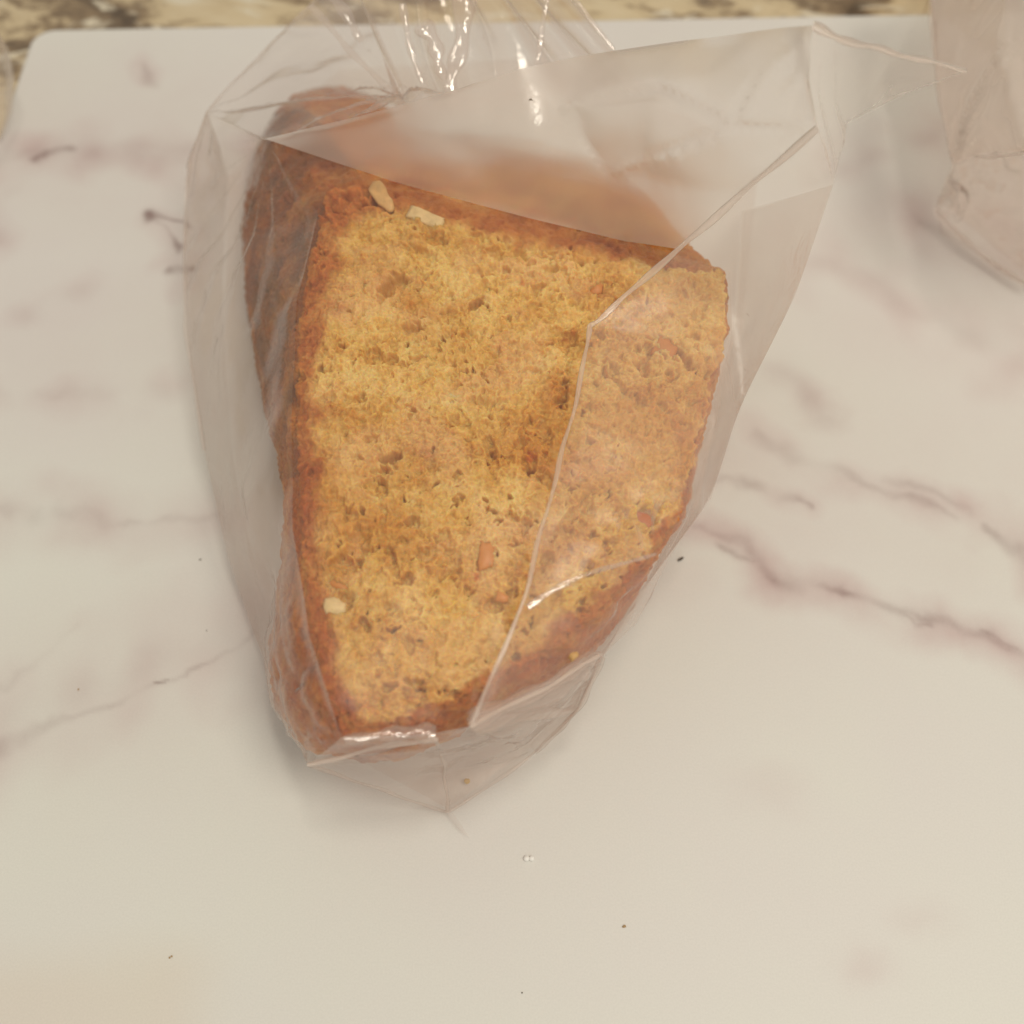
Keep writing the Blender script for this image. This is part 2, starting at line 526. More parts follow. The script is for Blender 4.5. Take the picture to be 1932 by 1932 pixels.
# ------------------------------------------------------------------ cake slice
ZT = 0.046
cake_ctrl = [  # top rim (px, py, z)  ->  foot (px, py) on the mat, bulge
    (612, 400, .0445, 468, 330, .10), (640, 362, .0445, 500, 240, .14), (690, 345, .0455, 545, 188, .16),
    (735, 348, .0460, 640, 166, .16), (770, 358, .0460, 708, 186, .10), (820, 372, .0460, 755, 225, .04), (930, 398, .0460, 860, 248, .02),
    (1080, 432, .0455, 1000, 258, .02), (1230, 472, .0450, 1170, 322, .02), (1330, 497, .0445, 1270, 440, .0),
    (1378, 515, .0440, 1300, 600, .0), (1376, 640, .0435, 1270, 800, .0), (1348, 770, .0430, 1250, 900, .0),
    (1305, 945, .0430, 1215, 1030, .02), (1254, 1010, .0430, 1205, 1080, .02), (1196, 1085, .0430, 1180, 1140, .03),
    (1135, 1158, .0430, 1128, 1200, .04), (1060, 1222, .0430, 1070, 1248, .05), (960, 1278, .0430, 980, 1300, .06), (870, 1322, .0430, 880, 1350, .08),
    (760, 1362, .0430, 770, 1388, .12), (668, 1370, .0435, 670, 1392, .10), (625, 1320, .0445, 575, 1350, .12),
    (592, 1200, .0455, 528, 1225, .10), (568, 1050, .0460, 545, 1060, .05), (560, 900, .0465, 545, 915, .04),
    (560, 740, .0465, 500, 735, .08), (570, 600, .0460, 468, 570, .10), (588, 490, .0455, 458, 440, .12)]

def cake():
    root = empty("cake_slice", tuple(at(900, 1000, 0)))
    tag(root, "thick yellow cake slice with browned crust inside the open clear bag", "cake slice")
    ctrl = cake_ctrl
    K = len(ctrl)
    T = np.array([at(c[0], c[1], c[2]) for c in ctrl])
    B = np.array([at(c[3], c[4], 0.0016) for c in ctrl])
    bul = np.array([c[5] for c in ctrl])
    NA, NW, NT = 1400, 150, 360
    # closed Catmull-Rom through the control points, evenly by top arc length
    def cr(arr, t):
        i = np.floor(t).astype(int); f = (t - i)[:, None]
        p0, p1, p2, p3 = (arr[(i + k) % K] for k in (-1, 0, 1, 2))
        if arr.ndim == 1:
            f = f[:, 0]
        return 0.5 * (2 * p1 + (p2 - p0) * f + (2 * p0 - 5 * p1 + 4 * p2 - p3) * f ** 2 + (3 * p1 - p0 - 3 * p2 + p3) * f ** 3)
    tt = np.linspace(0, K, 6000, endpoint=False)
    q = cr(T, tt) + cr(B, tt)
    seg = np.linalg.norm(np.roll(q, -1, 0) - q, axis=1)
    cum = np.r_[0, np.cumsum(seg)]
    t = np.interp(np.linspace(0, cum[-1], NA, endpoint=False), cum, np.r_[tt, K])
    Tt, Bt, bu = cr(T, t), cr(B, t), cr(bul, t)
    C = at(930, 830, ZT + .0008)
    rows = []
    s_rows = []
    for s in np.linspace(0, 1, NW, endpoint=False):
        p = Bt + (Tt - Bt) * s
        out = (Bt + Tt) / 2 - C; out[:, 2] = 0
        out /= np.linalg.norm(out, axis=1)[:, None]
        bb = np.sin(np.pi * min(1, s * 1.0)) ** 0.8 if s > 0 else 0
        p = p + out * (bu * 0.045 * bb)[:, None]
        # foot rolls in slightly
        if s < 0.12:
            p -= out * (0.0022 * (1 - s / 0.12) ** 2)
        rows.append(p); s_rows.append(np.full(NA, s - 1))      # -1..0 wall
    rr = 1 - np.linspace(0, 1, NT, endpoint=True)
    rr = rr * 0.998 + 0.002
    for r in rr:
        p = C + (Tt - C) * r
        # rounded shoulder
        dist = np.linalg.norm(Tt - C, axis=1) * (1 - r)
        p[:, 2] -= 0.0012 * np.exp(-(dist / 0.0012))
        rows.append(p); s_rows.append(np.full(NA, 0.0) + dist)  # >=0 top: metres from rim
    NR = NW + NT
    P = np.array(rows)                      # NR, NA, 3
    for it in range(260):                   # worn, rounded shoulder
        k = slice(NW - 14, NW + 34)
        P[k] = 0.5 * P[k] + 0.25 * (P[NW - 15:NW + 33] + P[NW - 13:NW + 35])
    S = np.array(s_rows)
    # normals of the plain shape
    du = np.roll(P, -1, 1) - np.roll(P, 1, 1)
    dv = np.gradient(P, axis=0)
    nrm = np.cross(du, dv)
    nrm /= (np.linalg.norm(nrm, axis=2)[..., None] + 1e-12)
    # soften the change of normal at the shoulder
    for _ in range(6):
        nrm[1:-1] = (nrm[:-2] + 2 * nrm[1:-1] + nrm[2:]) / 4
    nrm /= (np.linalg.norm(nrm, axis=2)[..., None] + 1e-12)
    if nrm[NW + 100, 0, 2] < 0: nrm = -nrm
    p = P.reshape(-1, 3); s = S.ravel(); nn = nrm.reshape(-1, 3)
    top = s >= 0
    # crust measure ---------------------------------------------------------
    ang_t = np.tile(t, NR)                  # control index along rim
    # width of the browned rim on the cut face, per control point (metres)
    rimw = np.array([.010, .0095, .009, .0085, .008, .007, .006, .0052, .0035, .002, .0009, .0005, .0008, .0012, .0016, .002, .0025, .003,
                     .003, .002, .0012, .0026, .0040, .0042, .0038, .0036, .0036, .0042, .007])
    rw = np.interp(ang_t, np.arange(K + 1), np.r_[rimw, rimw[0]])
    n_a = noise3(p, 0.006, 41); n_b = noise3(p, 0.0022, 42)
    crust = np.ones(len(p))
    dn = s + 0.0022 * n_a + 0.0012 * n_b + 0.0006 * noise3(p, 0.001, 43)
    crust[top] = 1 - sstep(rw[top] * 0.35, rw[top] * 1.55 + 0.0004, dn[top])
    # the back cut side (between controls 5..10) is crumb-like too, browner
    backside = sstep(4.2, 5.4, ang_t) * (1 - sstep(12.5, 13.5, ang_t))
    crust[~top] = 1 - 0.25 * backside[~top]
    # displacement ----------------------------------------------------------
    warp = p.copy()
    warp[:, 0] += 0.0006 * noise3(p, 0.0018, 51) + 0.0003 * noise3(p, 0.0006, 53)
    warp[:, 1] += 0.0006 * noise3(p, 0.0018, 52) + 0.0003 * noise3(p, 0.0006, 54)
    f1, id1 = worley2(warp, 0.0021, 61)
    f2, id2 = worley2(warp, 0.0011, 62)
    g1 = noise3(p, 0.009, 71); g2 = noise3(warp, 0.0030, 72); g3 = noise3(warp, 0.0012, 73); g4 = noise3(p, 0.0005, 74)
    g3b = noise3(warp, 0.00075, 75)
    flaky = lambda v, k: np.tanh(v * k) / math.tanh(k)          # plateaus with ragged steps
    crumb_h = 0.00050 * g1 + 0.00065 * g2 + 0.00055 * g3 + 0.00034 * g3b + 0.00018 * g4
    crumb_h += 0.00025 * (id1 - 0.5) * (1 - sstep(0.5, 0.8, f1)) + 0.00018 * (id2 - 0.5)
    field = 0.5 + 0.9 * noise3(p, 0.013, 85)                     # open and close-grained areas
    pore = sstep(0.20, 0.46, noise3(warp, 0.0037, 81)) * np.clip(field, 0, 1)
    pore2 = sstep(0.24, 0.50, noise3(warp, 0.0016, 83)) * np.clip(field + .2, 0, 1)
    crumb_h -= 0.0019 * pore + 0.0008 * pore2
    h_crust = 0.00075 * noise3(p, 0.0040, 91) + 0.0007 * np.minimum(0, noise3(p, 0.0075, 96)) + 0.00040 * noise3(p, 0.0011, 92) + 0.00012 * g4 + 0.0008 * noise3(p, 0.012, 93)
    h_crust -= 0.0008 * sstep(0.40, 0.60, noise3(p, 0.0022, 94))
    knob = sstep(0.0, 1.0, 1 - np.abs(s - 0.003) / 0.006) * (0.5 + 0.5 * np.cos((ang_t - 1.0) / 3 * np.pi)) * (np.abs(((ang_t + 15) % K) - 16) < 3)
    h_crust += knob * (0.0018 * flaky(noise3(warp, 0.0030, 95), 2) - 0.0010 * sstep(0.4, 0.7, f1))
    cm = np.clip(crust, 0, 1)
    h = crumb_h * (1 - cm * 0.75) + h_crust * cm
    # single larger holes where the picture has them (px, py, rx, ry, angle, depth)
    holes = [(745, 528, 36, 26, .5, .0028), (718, 548, 20, 24, 0, .0020), (898, 577, 15, 17, .3, .0030), (740, 865, 22, 15, -.3, .0034),
             (676, 1030, 26, 44, .5, .0026), (650, 1060, 34, 15, .1, .0022), (645, 655, 9, 11, 0, .002), (790, 680, 20, 10, .8, .0018), (806, 522, 12, 7, .4, .002),
             (855, 800, 14, 20, .4, .0016), (1000, 700, 22, 13, .5, .0016), (1130, 545, 14, 18, .2, .0012), (735, 1178, 12, 9, 0, .0024), (690, 1175, 10, 10, 0, .002),
             (780, 1283, 22, 12, .2, .0024), (850, 1300, 20, 10, -.2, .002), (725, 1290, 16, 10, 0, .002), (1160, 690, 14, 9, .9, .0020), (965, 965, 14, 16, 0, .0022),
             (1000, 870, 13, 26, .2, .0016), (930, 1135, 18, 12, .4, .0016), (777, 775, 9, 6, .5, .0022), (705, 830, 14, 10, 0, .0012), (830, 1010, 18, 12, 0, .0012),
             (600, 470, 8, 30, .15, .0016), (690, 375, 30, 14, .5, .0018), (1060, 745, 12, 34, -.4, .0014), (985, 985, 14, 22, .4, .0018),
             (880, 1105, 12, 9, .0, .0014), (1105, 1140, 16, 10, .3, .0012), (1185, 1180, 10, 7, .3, .001), (1255, 660, 8, 14, .4, .0013), (1215, 560, 7, 13, .3, .0013),
             (905, 470, 12, 9, .2, .0012), (840, 455, 12, 8, .5, .0013), (960, 600, 12, 8, .6, .0015), (1060, 560, 9, 12, .1, .0012)]
    for k in range(240):
        a = rng.uniform(0, 2 * math.pi); r = math.sqrt(rng.uniform(0, 1))
        e = math.exp(rng.normal(-.1, .55))
        holes.append((960 + 380 * r * math.cos(a), 850 + 480 * r * math.sin(a), 5.0 * e, 4.2 * e * rng.uniform(.6, 1.3), rng.uniform(0, 3), rng.uniform(.0012, .0026)))
    wq = p[:, :2] + np.c_[0.0010 * noise3(p, 0.0026, 101) + 0.0007 * noise3(p, 0.0009, 102), 0.0010 * noise3(p, 0.0026, 103) + 0.0007 * noise3(p, 0.0009, 104)]
    order = np.argsort(wq[:, 0]); xs = wq[order, 0]
    pxm = 1.0 / (1932 / 0.178)             # metres per picture pixel at the cut face
    for (hx, hy, rx, ry, an, dep) in holes:
        c = at(hx, hy, ZT)
        R0 = max(rx, ry) * pxm * 1.5
        i0, i1 = np.searchsorted(xs, (c[0] - R0, c[0] + R0))
        ii = order[i0:i1]
        ii = ii[(np.abs(wq[ii, 1] - c[1]) < R0) & top[ii]]
        if not len(ii): continue
        dx = (wq[ii, 0] - c[0]) / (rx * pxm); dy = (wq[ii, 1] - c[1]) / (ry * pxm)
        x2 = dx * math.cos(an) + dy * math.sin(an); y2 = -dx * math.sin(an) + dy * math.cos(an)
        e = np.hypot(x2, y2)
        h[ii] -= dep * (1 - sstep(0.45, 1.15, e)) * (0.75 + 0.25 * np.clip(g3[ii] + .5, 0, 1))
    h[p[:, 2] < 0.003] *= 0.3
    p = p + nn * h[:, None]
    p[:, 2] = np.maximum(p[:, 2], 0.0013)
    # reddish stained places of the crust
    red = np.zeros(len(p))
    for (x, y, rr_, v) in ((632, 580, .0022, .9), (600, 660, .004, .35), (585, 850, .003, .55), (585, 985, .004, .7), (600, 1150, .005, .6), (570, 1330, .009, .6), (660, 1360, .007, .6),
                           (1090, 1205, .007, .6), (1200, 1100, .006, .55), (1000, 1245, .006, .5), (1330, 765, .003, .8), (1290, 800, .0035, .55), (1140, 700, .002, .3),
                           (1300, 940, .003, .5), (600, 250, .012, .35), (610, 780, .003, .5)):
        c = at(x, y, ZT)
        red = np.maximum(red, v * np.exp(-((p[:, 0] - c[0]) ** 2 + (p[:, 1] - c[1]) ** 2) / rr_ ** 2))
    red *= np.clip(0.7 + 0.8 * n_b, 0, 1.2)
    moist_hole_shade = np.zeros(len(p))  # moist crumb tone, also painted into the larger holes to deepen their shade
    for (x, y, rx, ry, v) in ((745, 528, 46, 36, 1), (898, 577, 20, 22, 1), (740, 865, 28, 20, 1), (1052, 745, 30, 60, .8), (1030, 860, 40, 50, .6), (985, 985, 34, 40, .9),
                              (690, 385, 70, 34, .9), (800, 455, 90, 30, .5), (1000, 470, 180, 34, .45), (630, 1080, 50, 40, .7), (780, 1290, 80, 28, .7), (850, 1310, 60, 20, .6),
                              (780, 905, 120, 60, .30), (680, 760, 70, 80, .25), (620, 900, 26, 160, .5), (800, 640, 40, 30, .4), (940, 1130, 30, 22, .7), (1225, 560, 30, 30, .3), (700, 1180, 50, 18, .6)):
        c = at(x, y, ZT)
        e = ((wq[:, 0] - c[0]) / (rx * pxm)) ** 2 + ((wq[:, 1] - c[1]) / (ry * pxm)) ** 2
        moist_hole_shade = np.maximum(moist_hole_shade, v * np.exp(-e ** 1.5))
    moist_hole_shade *= np.clip(0.75 + 0.9 * g2, 0.1, 1.2)
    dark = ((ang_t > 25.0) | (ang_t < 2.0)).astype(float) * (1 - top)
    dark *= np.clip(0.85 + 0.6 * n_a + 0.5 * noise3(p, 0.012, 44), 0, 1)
    idx = np.arange(NR * NA).reshape(NR, NA)
    nxt = np.roll(idx, -1, 1)
    # crust (walls) and crumb (cut face) are parts of the slice
    def part(name, r0, r1, cap):
        sub = idx[r0:r1 + 1].ravel()
        off = idx[r0, 0]
        q = np.c_[idx[r0:r1].ravel(), nxt[r0:r1].ravel(), nxt[r0 + 1:r1 + 1].ravel(), idx[r0 + 1:r1 + 1].ravel()] - off
        me = mesh_np(name, p[sub], q)
        add_attr(me, "crust", crust[sub]); add_attr(me, "red", red[sub])
        add_attr(me, "moist_hole_shade", np.clip(moist_hole_shade[sub], 0, 1)); add_attr(me, "dark", dark[sub])
        return link(name, me, M_CAKE, root)
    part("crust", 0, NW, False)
    part("crumb", NW, NR - 1, True)
    return root, p, idx, NW, order, wq
cake_root, cake_p, cake_idx, cake_nw, _o, _w = cake()

# almond flakes and carrot pieces sitting in the cut face
def flake(name, px_, py_, lx, ly, ang, mat, thick=0.0009, z=None, tilt=0.15, seed=0, taper=0.25, label=None, sq=0.6):
    rg = random.Random(seed)
    bm = bmesh.new()
    c = at(px_, py_, ZT if z is None else z)
    n = 22
    ring_t, ring_m, ring_b = [], [], []
    for k in range(n):
        a = 2 * math.pi * k / n
        ex = abs(math.cos(a)) ** sq * math.copysign(1, math.cos(a))
        ey = abs(math.sin(a)) ** sq * math.copysign(1, math.sin(a))
        x, y = lx * ex, ly * ey * (1 - taper * ex)
        jx = 1 + rg.uniform(-.13, .10)
        for ring, sc, zz in ((ring_t, .82, thick), (ring_m, 1, .35 * thick), (ring_b, .9, -thick)):
            ring.append(bm.verts.new((x * sc * jx, y * sc * jx, zz + rg.uniform(-.08, .08) * thick)))
    ct = bm.verts.new((0, 0, thick * 1.15)); cb = bm.verts.new((0, 0, -thick))
    for k in range(n):
        j = (k + 1) % n
        bm.faces.new((ct, ring_t[k], ring_t[j]))
        bm.faces.new((ring_t[k], ring_m[k], ring_m[j], ring_t[j]))
        bm.faces.new((ring_m[k], ring_b[k], ring_b[j], ring_m[j]))
        bm.faces.new((cb, ring_b[j], ring_b[k]))
    from mathutils import Matrix, Euler
    bm.transform(Matrix.Translation(Vector(c)) @ Euler((tilt, tilt * .6, -ang)).to_matrix().to_4x4())
    me = bpy.data.meshes.new(name); bm.to_mesh(me); bm.free()
    o = link(name, me, mat, cake_root)
    if label: o["label"] = label
    return o

M_ALMOND = mat_plain("almond", (0.72, 0.45, 0.18), 0.5, 0.3, 0.35, 700)
M_ALMOND_P = mat_plain("pale_nut", (0.80, 0.60, 0.30), 0.5, 0.3, 0.35, 600)
M_CARROT = mat_plain("carrot", (0.66, 0.27, 0.06), 0.45, 0.4, 0.2, 600)
M_CARROT_R = mat_plain("red_carrot", (0.56, 0.17, 0.05), 0.45, 0.4, 0.2, 600)
MP = 0.178 / 1932
flake("almond_flake", 806, 412, 42 * MP, 17 * MP, .42, M_ALMOND_P, .0005, ZT + .0002, seed=1, sq=.38, taper=.12, tilt=.08)
flake("almond_flake", 722, 372, 42 * MP, 17 * MP, 1.05, M_ALMOND, .0005, ZT - .0005, seed=2, sq=.7, tilt=.1)
flake("nut_piece", 632, 1145, 21 * MP, 15 * MP, .15, M_ALMOND_P, .0006, ZT - .0006, seed=13, taper=.18, sq=.75)
flake("nut_piece", 850, 755, 16 * MP, 12 * MP, .3, M_ALMOND_P, .0006, ZT - .0004, seed=4, taper=.1)
flake("nut_piece", 1082, 1238, 9 * MP, 6 * MP, -.6, M_ALMOND, .0008, .0424, seed=5)
flake("carrot_piece", 918, 1050, 15 * MP, 26 * MP, .1, M_CARROT, .0004, ZT - .0009, seed=6)
flake("carrot_piece", 1208, 985, 24 * MP, 19 * MP, .3, M_CARROT_R, .0005, .0424, seed=7)
flake("carrot_piece", 948, 1128, 12 * MP, 9 * MP, .3, M_CARROT, .0006, ZT - .0008, seed=8)
flake("carrot_piece", 1125, 545, 14 * MP, 18 * MP, .3, M_CARROT, .0006, .0442, seed=9)
flake("carrot_piece", 640, 1105, 18 * MP, 8 * MP, .5, M_CARROT, .0006, ZT - .0009, seed=10)
flake("carrot_piece", 1255, 660, 24 * MP, 26 * MP, .4, M_CARROT, .0006, .0438, seed=11)
flake("carrot_piece", 1170, 860, 9 * MP, 13 * MP, .4, M_CARROT_R, .0008, .0434, seed=12)

# ------------------------------------------------------------------ film bags
from mathutils.bvhtree import BVHTree
def cake_bvh():
    g = cake_idx[::5, ::7]
    m = g.shape[1]
    ids = g.ravel()
    v = cake_p[ids]
    gi = np.arange(len(ids)).reshape(g.shape)
    nx = np.roll(gi, -1, 1)
    f = np.c_[gi[:-1].ravel(), nx[:-1].ravel(), nx[1:].ravel(), gi[1:].ravel()]
    return BVHTree.FromPolygons([Vector(c) for c in v], [tuple(int(i) for i in q) for q in f])
CAKE_BVH = cake_bvh()
_c, _n, _i, _d = CAKE_BVH.find_nearest(Vector(at(930, 830, 0.08)))
CAKE_SIGN = 1.0 if _n.z > 0 else -1.0
def clear_of_cake(P, gap=0.0008):
    out = P.copy()
    for k in range(len(P)):
        loc, n, i, d = CAKE_BVH.find_nearest(Vector(P[k]), 0.03)
        if loc is None: continue
        n = n * CAKE_SIGN
        s = (Vector(P[k]) - loc).dot(n)
        if (s < -0.6 * d) or (d < gap and s < gap):
            out[k] = np.array(loc + n * gap)
    return out

def film_sheet(name, pts, creases, mat, parent, cuts=14, smooth_it=3, noise=((.012, .0006, 5),), pinches=(), outline=None, keep=0.5):
    """a piece of film through the given points (px, py, z): flat facets between creases, then fine wrinkles"""
    V2 = [Vector((p[0], p[1])) for p in pts]
    n = len(pts)
    edges = list(creases)
    ol = outline if outline is not None else None
    faces_in = [ol] if ol else []
    vs, es, fs, ov, oe, of = geometry.delaunay_2d_cdt(V2, edges, faces_in, 1 if ol else 0, 1e-3)
    co3 = np.array([at(*pts[ov[i][0]]) if len(ov[i]) else at(vs[i].x, vs[i].y, 0.03) for i in range(len(vs))])
    crease_set = set()
    for e, o in zip(es, oe):
        if len(o):
            crease_set.add(tuple(sorted(e)))
    bm = bmesh.new()
    bv = [bm.verts.new(c) for c in co3]
    for f in fs:
        try: bm.faces.new([bv[i] for i in f])
        except ValueError: pass
    bm.edges.ensure_lookup_table()
    cl = bm.edges.layers.float.new("cr")
    for e in bm.edges:
        k = tuple(sorted((e.verts[0].index, e.verts[1].index)))
    bm.verts.index_update()
    for e in bm.edges:
        k = tuple(sorted((e.verts[0].index, e.verts[1].index)))
        if k in crease_set: e[cl] = 1.0
    bmesh.ops.triangulate(bm, faces=bm.faces[:])
    # repeated halving keeps the mesh even
    target = 0.0016
    for _ in range(7):
        long = [e for e in bm.edges if e.calc_length() > target]
        if not long: break
        bmesh.ops.subdivide_edges(bm, edges=long, cuts=1)
        bmesh.ops.triangulate(bm, faces=bm.faces[:])
    bm.normal_update()
    bm.verts.index_update()
    # smoothing away from creases and borders
    fixed = [False] * len(bm.verts)
    for e in bm.edges:
        if e.is_boundary or e[cl] > 0.5:
            fixed[e.verts[0].index] = fixed[e.verts[1].index] = True
    free = [v for v in bm.verts if not fixed[v.index]]
    for _ in range(smooth_it):
        bmesh.ops.smooth_vert(bm, verts=free, factor=0.5, use_axis_x=True, use_axis_y=True, use_axis_z=True)
    bm.normal_update()
    P = np.array([v.co for v in bm.verts]); Nn = np.array([v.normal for v in bm.verts])
    if Nn[:, 2].mean() < 0: Nn = -Nn
    bmap = np.array([0.15 if f else 1.0 for f in fixed])
    d = np.zeros(len(P))
    for sc, amp, sd in noise:
        d += amp * noise3(P, sc, sd)
    for (cx, cy, cz, k, amp, rad, ph) in pinches:
        c = at(cx, cy, cz)
        r = np.linalg.norm(P - c, axis=1)
        a = np.arctan2(P[:, 1] - c[1], P[:, 0] - c[0])
        w = a * k + ph + 1.3 * noise3(P, .02, 17)
        fold = 1 - np.abs(((w / math.pi) % 2) - 1) * 2
        d += amp * fold * np.exp(-r / rad) * sstep(0, .004, r)
    P = P + Nn * (d * bmap)[:, None]
    if parent is bag:
        P = clear_of_cake(P, 0.0007 if name == "front_panel" else 0.0011)
    P[:, 2] = np.maximum(P[:, 2], 0.0004)
    for v, c in zip(bm.verts, P): v.co = c
    for _ in range(2):
        if parent is bag: bmesh.ops.smooth_vert(bm, verts=free, factor=0.4, use_axis_x=True, use_axis_y=True, use_axis_z=True)
    me = bpy.data.meshes.new(name); bm.to_mesh(me); bm.free()
    return link(name, me, mat, parent)

def fold_tube(name, pts, r, mat, parent, seg=8):
    """the rolled edge of a fold in the film"""
    P = [at(*p) for p in pts]
    # resample
    Q = []
    for i in range(len(P) - 1):
        for k in range(8):
            Q.append(P[i] + (P[i + 1] - P[i]) * k / 8)
    Q.append(P[-1])
    Q = np.array(Q)
    for _ in range(3): Q[1:-1] = (Q[:-2] + 2 * Q[1:-1] + Q[2:]) / 4
    env = np.sin(np.linspace(0, math.pi, len(Q)))
    Q[:, 0] += 0.0007 * noise3(Q, 0.011, 55) * env; Q[:, 1] += 0.0005 * noise3(Q, 0.009, 56) * env
    verts, faces = [], []
    m = len(Q)
    for i in range(m):
        t = Q[min(i + 1, m - 1)] - Q[max(i - 1, 0)]; t /= np.linalg.norm(t)
        a = np.cross(t, (0, 0, 1)); a /= np.linalg.norm(a); b = np.cross(a, t)
        rr = r[0] + (r[1] - r[0]) * i / (m - 1) if isinstance(r, tuple) else r
        rr *= 1 + 0.25 * math.sin(i * .7)
        for k in range(seg):
            an = 2 * math.pi * k / seg
            verts.append(Q[i] + rr * (a * math.cos(an) * 1.3 + b * math.sin(an) * .5))
    for i in range(m - 1):
        for k in range(seg):
            k2 = (k + 1) % seg
            faces.append((i * seg + k, i * seg + k2, (i + 1) * seg + k2, (i + 1) * seg + k))
    me = mesh_np(name, np.array(verts), np.array(faces))
    return link(name, me, mat, parent)

bag = empty("plastic_bag", tuple(at(900, 1000, 0)))
tag(bag, "open clear plastic bag wrapped around the yellow cake slice", "plastic bag")

# back panel lying on the mat
film_sheet("back_panel", [(430, 330, .0008), (420, 700, .0008), (470, 1050, .0008), (575, 1380, .0008), (845, 1525, .0008), (1000, 1410, .0008),
                          (1190, 1170, .0008), (1330, 900, .0008), (1400, 620, .0008), (1430, 330, .0008), (1250, 160, .0008), (980, 110, .0008), (640, 130, .0008)],
           [], M_FILM_BASE, bag, outline=list(range(13)), noise=((.02, .0004, 31),))

# front panel: left side, over the cut face, and down the front
A = dict(a=(390, 212, .034), b=(355, 310, .022), c=(345, 480, .015), d=(355, 650, .012), e=(385, 850, .010), f=(430, 1050, .008),
         g=(480, 1200, .006), h=(530, 1315, .012), i=(580, 1443, .0300), B0=(845, 1533, .0015),
         R0=(1010, 1420, .004), R1=(1090, 1345, .018), R2=(1137, 1237, .0350),
         K0=(500, 262, .0475), K1=(600, 400, .0482), K2=(562, 560, .0490), K3=(552, 740, .0492), K4=(552, 1000, .0490), K5=(585, 1200, .0482), K6=(625, 1330, .0470),
         K7=(645, 1392, .0445), K8=(820, 1385, .0430), K9=(888, 1370, .0445),
         M1=(740, 342, .0492), M2=(950, 395, .0490), M3=(1200, 458, .0480), M4=(1378, 512, .0465), M5=(1382, 650, .0462), M6=(1352, 780, .0455),
         M7=(1318, 955, .0400), M8=(1262, 1045, .0370), M9=(1185, 1172, .0330), M10=(1050, 1272, .0420),
         I1=(760, 560, .0494), I2=(950, 800, .0494), I3=(800, 1050, .0490), I4=(1100, 900, .0482), I5=(950, 1200, .0470),
         C0=(828, 1396, .0400), C1=(838, 1460, .0150), F1=(700, 1420, .033), F2=(960, 1380, .034), F3=(1060, 1300, .035))
names = list(A)
ix = {k: n for n, k in enumerate(names)}
E = lambda s: [(ix[x], ix[y]) for x, y in (w.split('-') for w in s.split())]
def sub_sheet(name, keys, creases, outline, mat, **kw):
    loc = {k: n for n, k in enumerate(keys)}
    film_sheet(name, [A[k] for k in keys], [(loc[x], loc[y]) for x, y in (w.split('-') for w in creases.split())], mat, bag,
               outline=[loc[k] for k in outline.split()], **kw)
so = "K0 a b c d e f g h i K7 K6 K5 K4 K3 K2 K1"
sub_sheet("side_panel", so.split(), "K0-c", so, M_FILM, smooth_it=6, noise=((.018, .0012, 5), (.006, .0004, 6)),
          pinches=((500, 262, .0475, 16, .0010, .055, 0.4), (645, 1392, .0445, 14, .0008, .05, 1.0), (390, 212, .034, 9, .0010, .02, .2)))
fo = "K0 K1 K2 K3 K4 K5 K6 K7 K8 K9 M10 M9 M8 M7 M6 M5 M4 M3 M2 M1"
sub_sheet("front_panel", fo.split() + "I1 I2 I3 I4 I5".split(), "K0-K1", fo, M_FILM_CLING,
          smooth_it=4, noise=((.020, .0008, 5), (.007, .00030, 6)), pinches=((888, 1370, .0445, 10, .0005, .010, .2),))
bo = "i B0 R0 R1 R2 M9 M10 K9 K8 K7"
sub_sheet("bottom_flap", bo.split() + "C0 C1 F1 F2 F3".split(), "i-C0 C0-C1 C1-B0 K9-R2 K9-R0 C0-K9", bo, M_FILM_GLOSS,
          smooth_it=3, noise=((.012, .0012, 5), (.005, .0004, 6)),
          pinches=((888, 1370, .0445, 10, .0012, .012, .2), (1137, 1237, .035, 9, .0014, .012, .7), (580, 1443, .030, 8, .0008, .012, .7)))

# side of the bag turning under on the left and right
left = ["a", "b", "c", "d", "e", "f", "g", "h", "i"]
lp = [A[k] for k in left]
lb = [(430, 330, .0009), (425, 420, .0009), (420, 560, .0009), (425, 720, .0009), (445, 900, .0009), (480, 1070, .0009), (520, 1210, .0009), (560, 1320, .0009), (600, 1435, .0009)]
def ruled(name, top_, bot, mat, parent, rows=7, bulge=0.0015, seed=3):
    a = np.array([at(*p) for p in top_]); b = np.array([at(*p) for p in bot])
    K = len(a); m = (K - 1) * 10 + 1
    tt = np.linspace(0, K - 1, m)
    ip = lambda arr: np.c_[[np.interp(tt, np.arange(K), arr[:, k]) for k in range(3)]].T
    a, b = ip(a), ip(b)
    for _ in range(6):
        a[1:-1] = (a[:-2] + 2 * a[1:-1] + a[2:]) / 4; b[1:-1] = (b[:-2] + 2 * b[1:-1] + b[2:]) / 4
    V = []
    cen = (a + b).mean(0) / 2
    for r in range(rows):
        s = r / (rows - 1)
        q = a + (b - a) * s
        q = q + (noise3(q, .012, seed) * .0007 * math.sin(math.pi * s))[:, None] * np.array((1, .3, 0))
        V.append(q)
    V = np.array(V).reshape(-1, 3)
    if parent is bag: V = clear_of_cake(V, 0.0009)
    idx = np.arange(rows * m).reshape(rows, m)
    q = np.c_[idx[:-1, :-1].ravel(), idx[1:, :-1].ravel(), idx[1:, 1:].ravel(), idx[:-1, 1:].ravel()]
    return link(name, mesh_np(name, V, q), mat, parent)
ruled("side_gusset", lp, lb, M_FILM, bag)

